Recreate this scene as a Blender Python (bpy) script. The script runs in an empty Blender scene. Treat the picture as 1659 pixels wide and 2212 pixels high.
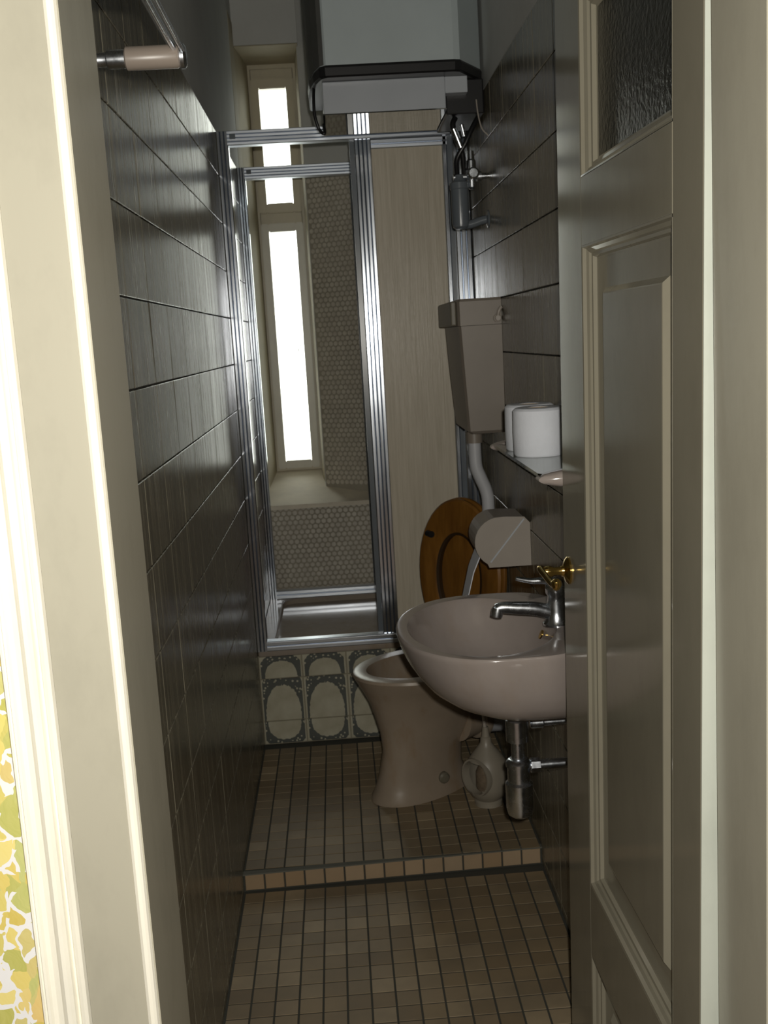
import bpy, bmesh, math, random
from mathutils import Vector, Matrix
random.seed(7)
PI = math.pi
S = bpy.context.scene
COL = S.collection

# ------------------------------------------------------------------ camera
CAM = Vector((0.32437, 0.0, 1.40042))
_r = Vector((0.99721295, -0.04656508, -0.05829254))
_u = Vector((0.06504842, 0.16000617, 0.98497042))
_w = Vector((0.03653806, 0.9860171, -0.16258921))
cam_d = bpy.data.cameras.new('camera')
cam = bpy.data.objects.new('camera', cam_d); COL.objects.link(cam)
cam.matrix_world = Matrix(((_r.x, _u.x, -_w.x, CAM.x), (_r.y, _u.y, -_w.y, CAM.y), (_r.z, _u.z, -_w.z, CAM.z), (0, 0, 0, 1)))
cam_d.sensor_width = 36.0
cam_d.lens = 2298.06 / 2212 * 36.0
cam_d.clip_start = 0.02
cam_d.dof.use_dof = True
cam_d.dof.focus_distance = 1.25
cam_d.dof.aperture_fstop = 22.0
S.camera = cam

# ------------------------------------------------------------------ world (overcast sky, seen only through the window)
wld = bpy.data.worlds.new('sky'); S.world = wld; wld.use_nodes = True
wnt = wld.node_tree
bg = wnt.nodes['Background']
# overcast sky: luminance (1 + 2 sin e) / 3 of the zenith's, plain light ground below the horizon
wtc = wnt.nodes.new('ShaderNodeTexCoord'); wsx = wnt.nodes.new('ShaderNodeSeparateXYZ'); wnt.links.new(wtc.outputs['Generated'], wsx.inputs[0])
wmr = wnt.nodes.new('ShaderNodeMapRange'); wnt.links.new(wsx.outputs['Z'], wmr.inputs['Value'])
wmr.inputs['From Min'].default_value = 0.0; wmr.inputs['From Max'].default_value = 1.0
wmr.inputs['To Min'].default_value = 5.0; wmr.inputs['To Max'].default_value = 15.0
wnt.links.new(wmr.outputs[0], bg.inputs['Strength'])
bg.inputs['Color'].default_value = (1.0, 0.98, 0.92, 1)

# ------------------------------------------------------------------ lights: the camera's own flash, and a portal for the window's daylight
def light(name, kind, loc, energy, color=(1, 1, 1), **kw):
    d = bpy.data.lights.new(name, kind); d.energy = energy; d.color = color
    for k, v in kw.items(): setattr(d, k, v)
    o = bpy.data.objects.new(name, d); COL.objects.link(o); o.location = loc
    return o
light('camera_flash', 'POINT', CAM + Vector((0.025, -0.03, 0.045)), 82.0, (1.0, 0.955, 0.86), shadow_soft_size=0.012)
pt = light('window_daylight', 'AREA', (0.12, 4.93, 1.65), 1.0, shape='RECTANGLE', size=0.34, size_y=1.9)
pt.rotation_euler = (-PI / 2, 0, 0)
pt.data.cycles.is_portal = True

# ------------------------------------------------------------------ exposure
S.view_settings.view_transform = 'Standard'
S.view_settings.look = 'None'
S.view_settings.exposure = 0.0
S.view_settings.gamma = 1.0
S.view_settings.use_curve_mapping = False
try:
    S.cycles.use_denoising = True
    S.cycles.max_bounces = 10
    S.cycles.sample_clamp_indirect = 4.0
except Exception:
    pass

# ------------------------------------------------------------------ materials
def new_mat(name):
    m = bpy.data.materials.new(name); m.use_nodes = True
    return m, m.node_tree, m.node_tree.nodes['Principled BSDF']
def N(nt, kind, **kw):
    n = nt.nodes.new(kind)
    for k, v in kw.items():
        if hasattr(n, k): setattr(n, k, v)
    return n
def ramp(nt, stops, fac):
    n = nt.nodes.new('ShaderNodeValToRGB')
    e = n.color_ramp.elements
    while len(e) < len(stops): e.new(0.5)
    for el, (p, c) in zip(e, stops):
        el.position = p; el.color = (*c, 1)
    nt.links.new(fac, n.inputs[0])
    return n.outputs[0]
def noise(nt, vec, scale, detail=3, rough=0.5):
    n = nt.nodes.new('ShaderNodeTexNoise'); n.inputs['Scale'].default_value = scale
    n.inputs['Detail'].default_value = detail; n.inputs['Roughness'].default_value = rough
    if vec is not None: nt.links.new(vec, n.inputs['Vector'])
    return n.outputs['Fac']
def mapping(nt, src, scale=(1, 1, 1), loc=None):
    m = nt.nodes.new('ShaderNodeMapping'); m.inputs['Scale'].default_value = scale
    nt.links.new(src, m.inputs['Vector'])
    if loc is not None: nt.links.new(loc, m.inputs['Location'])
    return m.outputs[0]
def bump(nt, b, h, strength, dist=0.002):
    n = nt.nodes.new('ShaderNodeBump'); n.inputs['Strength'].default_value = strength
    n.inputs['Distance'].default_value = dist
    nt.links.new(h, n.inputs['Height']); nt.links.new(n.outputs[0], b.inputs['Normal'])
def mixc(nt, a, b, fac, mode='MIX'):
    n = nt.nodes.new('ShaderNodeMix'); n.data_type = 'RGBA'; n.blend_type = mode
    for s, v in ((n.inputs[6], a), (n.inputs[7], b), (n.inputs[0], fac)):
        if isinstance(v, (int, float)): s.default_value = v
        elif isinstance(v, tuple): s.default_value = (*v, 1)
        else: nt.links.new(v, s)
    return n.outputs[2]
def math_(nt, op, a, b=None):
    n = nt.nodes.new('ShaderNodeMath'); n.operation = op
    for i, v in enumerate((a, b)):
        if v is None: continue
        if isinstance(v, (int, float)): n.inputs[i].default_value = v
        else: nt.links.new(v, n.inputs[i])
    return n.outputs[0]
def objco(nt): return nt.nodes.new('ShaderNodeTexCoord').outputs['Object']

def simple(name, col, rough=0.5, metal=0.0, var=0.12, scale=6.0, bmp=0.0, bscale=40, coat=0.0, stretch=(1, 1, 1)):
    m, nt, b = new_mat(name)
    v = mapping(nt, objco(nt), stretch)
    f = noise(nt, v, scale, 4, 0.6)
    lo = tuple(c * (1 - var) for c in col); hi = tuple(min(1, c * (1 + var)) for c in col)
    nt.links.new(ramp(nt, [(0.3, lo), (0.7, hi)], f), b.inputs['Base Color'])
    b.inputs['Roughness'].default_value = rough; b.inputs['Metallic'].default_value = metal
    b.inputs['Coat Weight'].default_value = coat; b.inputs['Coat Roughness'].default_value = 0.06
    if bmp: bump(nt, b, noise(nt, v, bscale, 3), bmp)
    return m

def mat_walltile():
    m, nt, b = new_mat('wall_tile_glaze')
    oi = nt.nodes.new('ShaderNodeObjectInfo')
    off = nt.nodes.new('ShaderNodeCombineXYZ')
    for i, k in enumerate((13.0, 7.0, 29.0)): nt.links.new(math_(nt, 'MULTIPLY', oi.outputs['Random'], k), off.inputs[i])
    v = mapping(nt, objco(nt), (1, 0.05, 1), off.outputs[0])      # streaks run along the tile's local Y (up the wall)
    f = noise(nt, v, 38, 5, 0.7)
    f2 = noise(nt, mapping(nt, objco(nt), (1, 0.25, 1), off.outputs[0]), 9, 3)
    c = ramp(nt, [(0.30, (0.055, 0.050, 0.036)), (0.50, (0.155, 0.140, 0.102)), (0.70, (0.33, 0.30, 0.22))], f)
    c = mixc(nt, c, (0.22, 0.20, 0.15), math_(nt, 'MULTIPLY', f2, 0.4))
    nt.links.new(c, b.inputs['Base Color'])
    nt.links.new(ramp(nt, [(0.3, (0.20,) * 3), (0.8, (0.32,) * 3)], f), b.inputs['Roughness'])
    b.inputs['Specular IOR Level'].default_value = 0.38
    bump(nt, b, f, 0.08, 0.0010)
    return m
def mat_floortile(name, cols, dirt=0.5):
    m, nt, b = new_mat(name)
    oi = nt.nodes.new('ShaderNodeObjectInfo')
    g = nt.nodes.new('ShaderNodeNewGeometry')
    c = ramp(nt, [(i / max(1, len(cols) - 1), k) for i, k in enumerate(cols)], oi.outputs['Random'])
    f = noise(nt, g.outputs['Position'], 60, 4, 0.7)
    f2 = noise(nt, g.outputs['Position'], 4.5, 4, 0.6)
    c = mixc(nt, c, (0.14, 0.115, 0.08), math_(nt, 'MULTIPLY', ramp(nt, [(0.42, (0, 0, 0)), (0.66, (1, 1, 1))], f2), dirt))
    c = mixc(nt, c, (0.22, 0.17, 0.12), math_(nt, 'MULTIPLY', f, 0.25))
    nt.links.new(c, b.inputs['Base Color']); b.inputs['Roughness'].default_value = 0.5
    b.inputs['Specular IOR Level'].default_value = 0.3
    bump(nt, b, f, 0.2, 0.001)
    return m
def mat_penny():
    m, nt, b = new_mat('penny_round_glaze')
    oi = nt.nodes.new('ShaderNodeObjectInfo')
    g = nt.nodes.new('ShaderNodeNewGeometry')
    f = noise(nt, g.outputs['Position'], 30, 2)
    c = ramp(nt, [(0.35, (0.52, 0.48, 0.41)), (0.65, (0.62, 0.58, 0.50))], f)
    nt.links.new(c, b.inputs['Base Color']); b.inputs['Roughness'].default_value = 0.35
    return m
def mat_plaster(name, col, stain=0.3):
    m, nt, b = new_mat(name)
    g = nt.nodes.new('ShaderNodeNewGeometry')
    f = noise(nt, g.outputs['Position'], 3.5, 6, 0.65)
    f2 = noise(nt, g.outputs['Position'], 70, 3)
    dark = tuple(c * 0.62 for c in col)
    nt.links.new(mixc(nt, col, dark, math_(nt, 'MULTIPLY', ramp(nt, [(0.4, (0, 0, 0)), (0.75, (1, 1, 1))], f), stain)), b.inputs['Base Color'])
    b.inputs['Roughness'].default_value = 0.8
    bump(nt, b, f2, 0.25, 0.002)
    return m
def mat_paint(name, col, rough=0.22, chips=True, brush=0.10):
    m, nt, b = new_mat(name)
    g = nt.nodes.new('ShaderNodeNewGeometry')
    p = g.outputs['Position']
    f = noise(nt, mapping(nt, p, (1, 1, 0.06)), 90, 3)
    dirt = noise(nt, mapping(nt, p, (1, 1, 0.5)), 7, 6, 0.7)
    c = mixc(nt, col, tuple(k * 0.86 for k in col), ramp(nt, [(0.45, (0, 0, 0)), (0.75, (1, 1, 1))], dirt))
    if chips:
        ch = noise(nt, mapping(nt, p, (1, 1, 0.35)), 95, 2, 0.5)
        big = noise(nt, p, 2.6, 2)
        k = math_(nt, 'MULTIPLY', ramp(nt, [(0.70, (0, 0, 0)), (0.735, (1, 1, 1))], ch), ramp(nt, [(0.5, (0, 0, 0)), (0.6, (1, 1, 1))], big))
        c = mixc(nt, c, (0.22, 0.19, 0.15), k)
        # knocked, greyed paint along the groove beside the inner bead
        sp_ = nt.nodes.new('ShaderNodeSeparateXYZ'); nt.links.new(p, sp_.inputs[0])
        band = math_(nt, 'SUBTRACT', 1.0, math_(nt, 'DIVIDE', math_(nt, 'ABSOLUTE', math_(nt, 'SUBTRACT', sp_.outputs[0], 0.080)), 0.010))
        zr = math_(nt, 'SUBTRACT', 1.0, math_(nt, 'DIVIDE', math_(nt, 'ABSOLUTE', math_(nt, 'SUBTRACT', sp_.outputs[2], 0.88)), 0.30))
        n2 = noise(nt, mapping(nt, p, (1, 1, 0.4)), 55, 4, 0.7)
        k2 = math_(nt, 'ADD', math_(nt, 'MULTIPLY', math_(nt, 'MAXIMUM', band, 0.0), math_(nt, 'MAXIMUM', zr, 0.0)), math_(nt, 'SUBTRACT', n2, 0.5))
        c = mixc(nt, c, (0.42, 0.40, 0.36), math_(nt, 'MULTIPLY', ramp(nt, [(0.56, (0, 0, 0)), (0.74, (1, 1, 1))], k2), 0.75))
    nt.links.new(c, b.inputs['Base Color'])
    b.inputs['Roughness'].default_value = rough
    b.inputs['Specular IOR Level'].default_value = 0.5
    if brush: bump(nt, b, f, brush, 0.001)
    return m
def mat_metal(name, col, rough, stretch=None, bm=0.0):
    m, nt, b = new_mat(name)
    v = mapping(nt, objco(nt), stretch or (1, 1, 1))
    f = noise(nt, v, 40, 4, 0.7)
    nt.links.new(ramp(nt, [(0.3, tuple(c * .8 for c in col)), (0.7, col)], f), b.inputs['Base Color'])
    b.inputs['Metallic'].default_value = 1.0
    nt.links.new(ramp(nt, [(0.3, (rough * .8,) * 3), (0.7, (min(1, rough * 1.3),) * 3)], f), b.inputs['Roughness'])
    if bm: bump(nt, b, f, bm, 0.001)
    return m
def mat_acrylic():
    m, nt, b = new_mat('ribbed_acrylic')
    g = nt.nodes.new('ShaderNodeNewGeometry')
    v = mapping(nt, g.outputs['Position'], (1, 1, 0.035))
    f = noise(nt, v, 130, 4, 0.7)
    f2 = noise(nt, mapping(nt, g.outputs['Position'], (1, 1, 0.5)), 5, 3)
    c = ramp(nt, [(0.3, (0.54, 0.49, 0.39)), (0.7, (0.74, 0.68, 0.57))], f)
    c = mixc(nt, c, (0.62, 0.54, 0.41), math_(nt, 'MULTIPLY', f2, 0.5))
    nt.links.new(c, b.inputs['Base Color'])
    b.inputs['Roughness'].default_value = 0.30
    b.inputs['Transmission Weight'].default_value = 0.08
    b.inputs['IOR'].default_value = 1.3
    bump(nt, b, f, 0.5, 0.002)
    return m
def mat_glass(name, rough, col=(1, 1, 1), bm=0.0, bs=120):
    m, nt, b = new_mat(name)
    b.inputs['Base Color'].default_value = (*col, 1)
    b.inputs['Roughness'].default_value = rough; b.inputs['Transmission Weight'].default_value = 1.0
    b.inputs['IOR'].default_value = 1.45
    f = noise(nt, objco(nt), bs, 3)
    if bm: bump(nt, b, f, bm, 0.003)
    return m
def mat_thinglass():
    """clear window glass: lets light straight through, mirrors by Fresnel"""
    m = bpy.data.materials.new('window_glass'); m.use_nodes = True; nt = m.node_tree
    nt.nodes.remove(nt.nodes['Principled BSDF'])
    tr = nt.nodes.new('ShaderNodeBsdfTransparent'); tr.inputs[0].default_value = (0.93, 0.96, 0.94, 1)
    gl = nt.nodes.new('ShaderNodeBsdfGlossy'); gl.inputs['Roughness'].default_value = 0.02
    fr = nt.nodes.new('ShaderNodeFresnel'); fr.inputs[0].default_value = 1.45
    mx = nt.nodes.new('ShaderNodeMixShader'); out = nt.nodes['Material Output']
    nt.links.new(fr.outputs[0], mx.inputs[0]); nt.links.new(tr.outputs[0], mx.inputs[1]); nt.links.new(gl.outputs[0], mx.inputs[2])
    nt.links.new(mx.outputs[0], out.inputs['Surface'])
    return m
def mat_wood():
    m, nt, b = new_mat('orange_wood')
    v = mapping(nt, objco(nt), (1, 1, 0.18))
    f = noise(nt, v, 45, 5, 0.65)
    f2 = noise(nt, mapping(nt, objco(nt), (1, 1, 0.5)), 8, 2)
    c = ramp(nt, [(0.25, (0.12, 0.05, 0.008)), (0.6, (0.23, 0.105, 0.018)), (0.85, (0.31, 0.155, 0.035))], f)
    nt.links.new(mixc(nt, c, (0.20, 0.08, 0.015), math_(nt, 'MULTIPLY', f2, .5)), b.inputs['Base Color'])
    b.inputs['Roughness'].default_value = 0.35
    return m
def mat_ceramic(name, col, st=.6, rough=.16):
    m, nt, b = new_mat(name)
    g = nt.nodes.new('ShaderNodeNewGeometry')
    f = noise(nt, g.outputs['Position'], 6, 5, 0.65)
    f2 = noise(nt, mapping(nt, g.outputs['Position'], (1, 1, .4)), 16, 3, .6)
    c = ramp(nt, [(0.3, tuple(k * .85 for k in col)), (0.7, col)], f)
    c = mixc(nt, c, tuple(a * b_ for a, b_ in zip(col, (.78, .66, .50))), math_(nt, 'MULTIPLY', ramp(nt, [(0.52, (0, 0, 0)), (0.74, (1, 1, 1))], f2), st))
    nt.links.new(c, b.inputs['Base Color'])
    b.inputs['Roughness'].default_value = rough; b.inputs['Coat Weight'].default_value = 0.3 if rough < .2 else 0.0
    return m
def mat_oval(name, cz, hh_up, hh_dn, hw):
    """blue scrollwork round a cream oval: flat print on the glaze; local X across, local Y up the tile"""
    m, nt, b = new_mat(name)
    co = objco(nt)
    sep = nt.nodes.new('ShaderNodeSeparateXYZ'); nt.links.new(co, sep.inputs[0])
    ns = noise(nt, mapping(nt, co, (1, 1, 1)), 130, 2, 0.5)
    dy = math_(nt, 'SUBTRACT', sep.outputs[1], cz)
    up = math_(nt, 'GREATER_THAN', dy, 0.0)
    hh = math_(nt, 'ADD', math_(nt, 'MULTIPLY', up, hh_up - hh_dn), hh_dn)
    a = math_(nt, 'POWER', math_(nt, 'ABSOLUTE', math_(nt, 'DIVIDE', sep.outputs[0], hw)), 2.3)
    c = math_(nt, 'POWER', math_(nt, 'ABSOLUTE', math_(nt, 'DIVIDE', dy, hh)), 2.3)
    r = math_(nt, 'ADD', math_(nt, 'ADD', a, c), math_(nt, 'MULTIPLY', math_(nt, 'SUBTRACT', ns, 0.5), 0.35))
    ring = math_(nt, 'MULTIPLY', math_(nt, 'GREATER_THAN', r, 1.0), math_(nt, 'LESS_THAN', r, 1.30))
    vor = nt.nodes.new('ShaderNodeTexVoronoi'); vor.inputs['Scale'].default_value = 75
    vor.feature = 'F1'; nt.links.new(mapping(nt, co, (1, 1, 1)), vor.inputs['Vector'])
    leaf = math_(nt, 'MULTIPLY', math_(nt, 'GREATER_THAN', vor.outputs['Distance'], 0.28), math_(nt, 'GREATER_THAN', r, 1.3))
    inx = math_(nt, 'LESS_THAN', math_(nt, 'ABSOLUTE', sep.outputs[0]), 0.067)
    iny = math_(nt, 'LESS_THAN', r, 2.5)
    mask = math_(nt, 'MULTIPLY', math_(nt, 'MAXIMUM', ring, math_(nt, 'MULTIPLY', leaf, iny)), inx)
    stain = noise(nt, co, 14, 4, .6)
    cream = ramp(nt, [(0.3, (0.40, 0.37, 0.27)), (0.75, (0.54, 0.52, 0.41))], stain)
    nt.links.new(mixc(nt, cream, (0.035, 0.048, 0.055), math_(nt, 'MULTIPLY', mask, 0.85)), b.inputs['Base Color'])
    b.inputs['Roughness'].default_value = 0.3
    return m
def mat_wallpaper():
    m, nt, b = new_mat('leaf_wallpaper')
    g = nt.nodes.new('ShaderNodeNewGeometry'); p = g.outputs['Position']
    wob = nt.nodes.new('ShaderNodeTexNoise'); wob.inputs['Scale'].default_value = 45; nt.links.new(p, wob.inputs['Vector'])
    vm = nt.nodes.new('ShaderNodeVectorMath'); vm.operation = 'MULTIPLY_ADD'
    nt.links.new(wob.outputs['Color'], vm.inputs[0]); vm.inputs[1].default_value = (0.02, 0.0, 0.02); nt.links.new(p, vm.inputs[2])
    rot = nt.nodes.new('ShaderNodeMapping'); rot.inputs['Rotation'].default_value = (0, math.radians(32), 0); rot.inputs['Scale'].default_value = (1.0, 1.0, 0.62)
    nt.links.new(vm.outputs[0], rot.inputs['Vector'])
    vc = nt.nodes.new('ShaderNodeTexVoronoi'); vc.inputs['Scale'].default_value = 62; nt.links.new(rot.outputs[0], vc.inputs['Vector'])
    ve = nt.nodes.new('ShaderNodeTexVoronoi'); ve.feature = 'DISTANCE_TO_EDGE'; ve.inputs['Scale'].default_value = 62; nt.links.new(rot.outputs[0], ve.inputs['Vector'])
    s = nt.nodes.new('ShaderNodeSeparateColor'); nt.links.new(vc.outputs['Color'], s.inputs[0])
    c = ramp(nt, [(0.0, (0.60, 0.46, 0.08)), (0.25, (0.74, 0.60, 0.16)), (0.5, (0.42, 0.42, 0.08)), (0.7, (0.48, 0.52, 0.19)), (0.86, (0.70, 0.48, 0.17)), (1.0, (0.78, 0.66, 0.22))], s.outputs[0])
    st = noise(nt, mapping(nt, rot.outputs[0], (5, 1, 1)), 90, 2)
    c = mixc(nt, c, (0.82, 0.74, 0.36), math_(nt, 'MULTIPLY', st, 0.35))
    gap = math_(nt, 'MULTIPLY', math_(nt, 'LESS_THAN', ve.outputs['Distance'], 0.10), math_(nt, 'GREATER_THAN', noise(nt, p, 34, 2), 0.47))
    nt.links.new(mixc(nt, c, (0.80, 0.80, 0.82), gap), b.inputs['Base Color']); b.inputs['Roughness'].default_value = 0.7
    return m

M = {}
M['wtile'] = mat_walltile()
M['grout'] = simple('dark_grout', (0.035, 0.034, 0.030), 0.9)
M['fgrout'] = simple('floor_grout', (0.055, 0.055, 0.045), 0.9)
M['ftile'] = mat_floortile('floor_mosaic', [(0.21, 0.156, 0.092), (0.26, 0.195, 0.115), (0.29, 0.22, 0.13), (0.24, 0.187, 0.115), (0.40, 0.315, 0.20), (0.25, 0.19, 0.118)])
M['rtile'] = mat_floortile('riser_mosaic', [(0.37, 0.265, 0.165), (0.42, 0.31, 0.20), (0.34, 0.235, 0.135), (0.40, 0.305, 0.205)], 0.15)
M['penny'] = mat_penny()
M['pgrout'] = simple('penny_grout', (0.36, 0.33, 0.265), 0.9)
M['plaster'] = mat_plaster('grey_plaster', (0.56, 0.565, 0.545))
M['reveal'] = mat_plaster('cream_plaster', (0.42, 0.37, 0.26), 0.5)
M['sill'] = mat_plaster('dusty_sill', (0.80, 0.73, 0.60), 0.7)
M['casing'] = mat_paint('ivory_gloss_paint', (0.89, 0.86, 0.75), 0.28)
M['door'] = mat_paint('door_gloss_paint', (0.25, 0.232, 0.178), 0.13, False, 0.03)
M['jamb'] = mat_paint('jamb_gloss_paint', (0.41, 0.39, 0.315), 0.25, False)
M['winpaint'] = mat_paint('window_paint', (0.58, 0.53, 0.40), 0.4, False)
M['sashpaint'] = mat_paint('sash_paint', (0.66, 0.64, 0.56), 0.35, False)
M['alu'] = mat_metal('aluminium', (0.76, 0.81, 0.89), 0.17, (1, 1, 0.03), 0.02)
M['alu_x'] = mat_metal('aluminium_rail', (0.76, 0.81, 0.89), 0.30, (0.03, 1, 1), 0.03)
M['chrome'] = mat_metal('chrome', (0.84, 0.88, 0.94), 0.24)
M['brass'] = mat_metal('brass', (0.78, 0.55, 0.18), 0.16)
M['acrylic'] = mat_acrylic()
M['winglass'] = mat_thinglass()
M['doorglass'] = simple('dark_cathedral_glass', (0.02, 0.02, 0.016), 0.28, 0, 0.2, 60, 0.9, 110)
M['shelfglass'] = mat_glass('shelf_glass', 0.05, (0.72, 0.82, 0.78))
M['bahama'] = mat_ceramic('bahama_beige_ceramic', (0.38, 0.33, 0.305), .25)
M['wc'] = mat_ceramic('toilet_ceramic', (0.34, 0.275, 0.21), .8, .3)
M['tray'] = mat_ceramic('tray_enamel', (0.34, 0.29, 0.24))
M['cistern'] = simple('cistern_plastic', (0.24, 0.207, 0.173), 0.4, 0, 0.06)
M['cistern_dk'] = simple('cistern_plastic_dark', (0.15, 0.135, 0.10), 0.4, 0, 0.08)
M['wood'] = mat_wood()
M['pipe'] = simple('grey_plastic_pipe', (0.50, 0.51, 0.54), 0.4, 0, 0.08)
M['white'] = simple('boiler_enamel', (0.47, 0.53, 0.545), 0.3, 0, 0.04)
M['boxwhite'] = simple('boiler_lower_enamel', (0.47, 0.50, 0.54), 0.3, 0, 0.04)
M['black'] = simple('black_plastic', (0.012, 0.012, 0.013), 0.35, 0, 0.1)
M['mirrorplate'] = mat_metal('polished_underside', (0.62, 0.62, 0.60), 0.04)
M['paper'] = simple('tissue_paper', (0.80, 0.83, 0.90), 0.95, 0, 0.03, 30, 0.25, 160)
M['cardboard'] = simple('cardboard', (0.34, 0.27, 0.19), 0.9)
M['holder'] = simple('beige_plastic', (0.36, 0.32, 0.28), 0.35, 0, 0.06)
M['greyplastic'] = simple('grey_filter_cup', (0.14, 0.16, 0.18), 0.25, 0, 0.1)
M['brush'] = simple('brush_holder_plastic', (0.28, 0.25, 0.20), 0.4, 0, 0.12)
M['bristle'] = simple('brush_bristle', (0.16, 0.12, 0.08), 0.9, 0, 0.3, 90)
M['rail'] = simple('beige_bracket', (0.28, 0.235, 0.20), 0.35, 0, 0.05)
M['hallfloor'] = simple('hall_floor', (0.10, 0.06, 0.04), 0.6)
M['hallwall'] = mat_plaster('hall_plaster', (0.20, 0.18, 0.14), 0.2)
M['wallpaper'] = mat_wallpaper()
M['oval_mid'] = mat_oval('oval_print_mid', -0.066, 0.118, 0.3, 0.060)
M['oval_top'] = mat_oval('oval_print_top', -0.034, 0.056, 0.3, 0.054)
M['oval_low'] = mat_oval('oval_print_low', 0.036, 0.3, 0.062, 0.056)

# ------------------------------------------------------------------ mesh helpers (all in world metres)
def box(bm, x0, x1, y0, y1, z0, z1):
    v = [bm.verts.new(p) for p in ((x0, y0, z0), (x1, y0, z0), (x1, y1, z0), (x0, y1, z0), (x0, y0, z1), (x1, y0, z1), (x1, y1, z1), (x0, y1, z1))]
    for f in ((0, 3, 2, 1), (4, 5, 6, 7), (0, 1, 5, 4), (1, 2, 6, 5), (2, 3, 7, 6), (3, 0, 4, 7)): bm.faces.new([v[i] for i in f])
    return v
def bbox(x0, x1, y0, y1, z0, z1, bev=0.0, seg=2):
    bm = bmesh.new(); box(bm, x0, x1, y0, y1, z0, z1)
    if bev: bmesh.ops.bevel(bm, geom=list(bm.edges), offset=bev, segments=seg, affect='EDGES', profile=0.5)
    return bm
def loft(bm, rings, cap0=True, cap1=True, closed=True):
    R = [[bm.verts.new(p) for p in r] for r in rings]
    n = len(R[0])
    for a, b in zip(R, R[1:]):
        for i in range(n if closed else n - 1):
            j = (i + 1) % n
            bm.faces.new((a[i], a[j], b[j], b[i]))
    if cap0: bm.faces.new(list(reversed(R[0])))
    if cap1: bm.faces.new(R[-1])
    return R
def frame_of(d):
    d = Vector(d).normalized()
    a = Vector((0, 0, 1)) if abs(d.z) < .9 else Vector((1, 0, 0))
    s = d.cross(a).normalized(); t = s.cross(d).normalized()
    return s, t
def lathe(bm, base, axis, prof, n=28, caps=True):
    """prof: (radius, distance along axis)"""
    base = Vector(base); ax = Vector(axis).normalized(); s, t = frame_of(ax)
    rings = [[base + ax * h + (s * math.cos(2 * PI * i / n) + t * math.sin(2 * PI * i / n)) * max(r, 1e-4) for i in range(n)] for r, h in prof]
    loft(bm, rings, caps, caps)
def cyl(bm, a, b, r, r2=None, n=20, bev=0.0):
    a = Vector(a); b = Vector(b); L = (b - a).length; r2 = r if r2 is None else r2
    if bev: lathe(bm, a, b - a, [(r - bev, 0), (r, bev), (r2, L - bev), (r2 - bev, L)], n)
    else: lathe(bm, a, b - a, [(r, 0), (r2, L)], n)
def smooth_path(pts, k=6):
    P = [Vector(p) for p in pts]; out = []
    P = [P[0] * 2 - P[1]] + P + [P[-1] * 2 - P[-2]]
    for i in range(1, len(P) - 2):
        for j in range(k):
            t = j / k
            a, b, c, d = P[i - 1], P[i], P[i + 1], P[i + 2]
            out.append(0.5 * ((2 * b) + (c - a) * t + (2 * a - 5 * b + 4 * c - d) * t * t + (3 * b - a - 3 * c + d) * t ** 3))
    out.append(P[-2]); return out
def tube(bm, pts, r, n=12, k=6, radii=None):
    P = smooth_path(pts, k)
    rings = []
    s0 = None
    for i, p in enumerate(P):
        d = (P[min(i + 1, len(P) - 1)] - P[max(i - 1, 0)]).normalized()
        if s0 is None: s, t = frame_of(d)
        else:
            s = (s0 - d * s0.dot(d)).normalized(); t = s.cross(d).normalized()
        s0 = s
        rr = r if radii is None else radii[0] + (radii[1] - radii[0]) * i / (len(P) - 1)
        rings.append([p + (s * math.cos(2 * PI * q / n) + t * math.sin(2 * PI * q / n)) * rr for q in range(n)])
    loft(bm, rings)
def prism(bm, poly, axis, a, b):
    """extrude a closed polygon (2D) along an axis between a and b; poly coords are the other two axes in order"""
    def mk(p, h):
        return {'X': (h, p[0], p[1]), 'Y': (p[0], h, p[1]), 'Z': (p[0], p[1], h)}[axis]
    loft(bm, [[mk(p, a) for p in poly], [mk(p, b) for p in poly]])

ORIG = {}
def link(name, bm, mat, parent=None, smooth=False, loc=None):
    bmesh.ops.recalc_face_normals(bm, faces=bm.faces)
    org = Vector(loc) if loc is not None else (ORIG[parent.name] if parent else Vector((0, 0, 0)))
    bmesh.ops.translate(bm, vec=-org, verts=bm.verts)
    me = bpy.data.meshes.new(name); bm.to_mesh(me); bm.free()
    me.materials.append(M[mat] if isinstance(mat, str) else mat)
    if smooth:
        me.polygons.foreach_set('use_smooth', [True] * len(me.polygons))
        try: me.set_sharp_from_angle(angle=math.radians(38))
        except Exception: pass
    o = bpy.data.objects.new(name, me); COL.objects.link(o)
    if parent:
        o.parent = parent; o.location = org - ORIG[parent.name]
    else: o.location = org
    ORIG[o.name] = org
    return o
def thing(name, label, cat, loc, group=None):
    o = bpy.data.objects.new(name, None); COL.objects.link(o); o.location = loc; o.empty_display_size = 0.05
    ORIG[o.name] = Vector(loc); o['label'] = label; o['category'] = cat
    if group: o['group'] = group
    return o
def tag(o, label, cat, group=None):
    o['label'] = label; o['category'] = cat
    if group: o['group'] = group
    return o
def struct(name, bm, mat, smooth=False, label=None):
    o = link(name, bm, mat, None, smooth); o['kind'] = 'structure'
    if label: o['label'] = label; o['category'] = name.split('_')[0]
    return o
def piece_mesh(name, w, h, d, b, mat):
    """a tile lying in local XY, face toward +Z, bevelled front edge"""
    bm = bmesh.new()
    z = [0.0, d - b, d]
    rings = []
    for k, ins in enumerate((0, 0, b)):
        rings.append([(sx * (w / 2 - ins), sy * (h / 2 - ins), z[k]) for sx, sy in ((-1, -1), (1, -1), (1, 1), (-1, 1))])
    loft(bm, rings)
    me = bpy.data.meshes.new(name); bmesh.ops.recalc_face_normals(bm, faces=bm.faces); bm.to_mesh(me); bm.free(); me.materials.append(M[mat])
    return me
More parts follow.
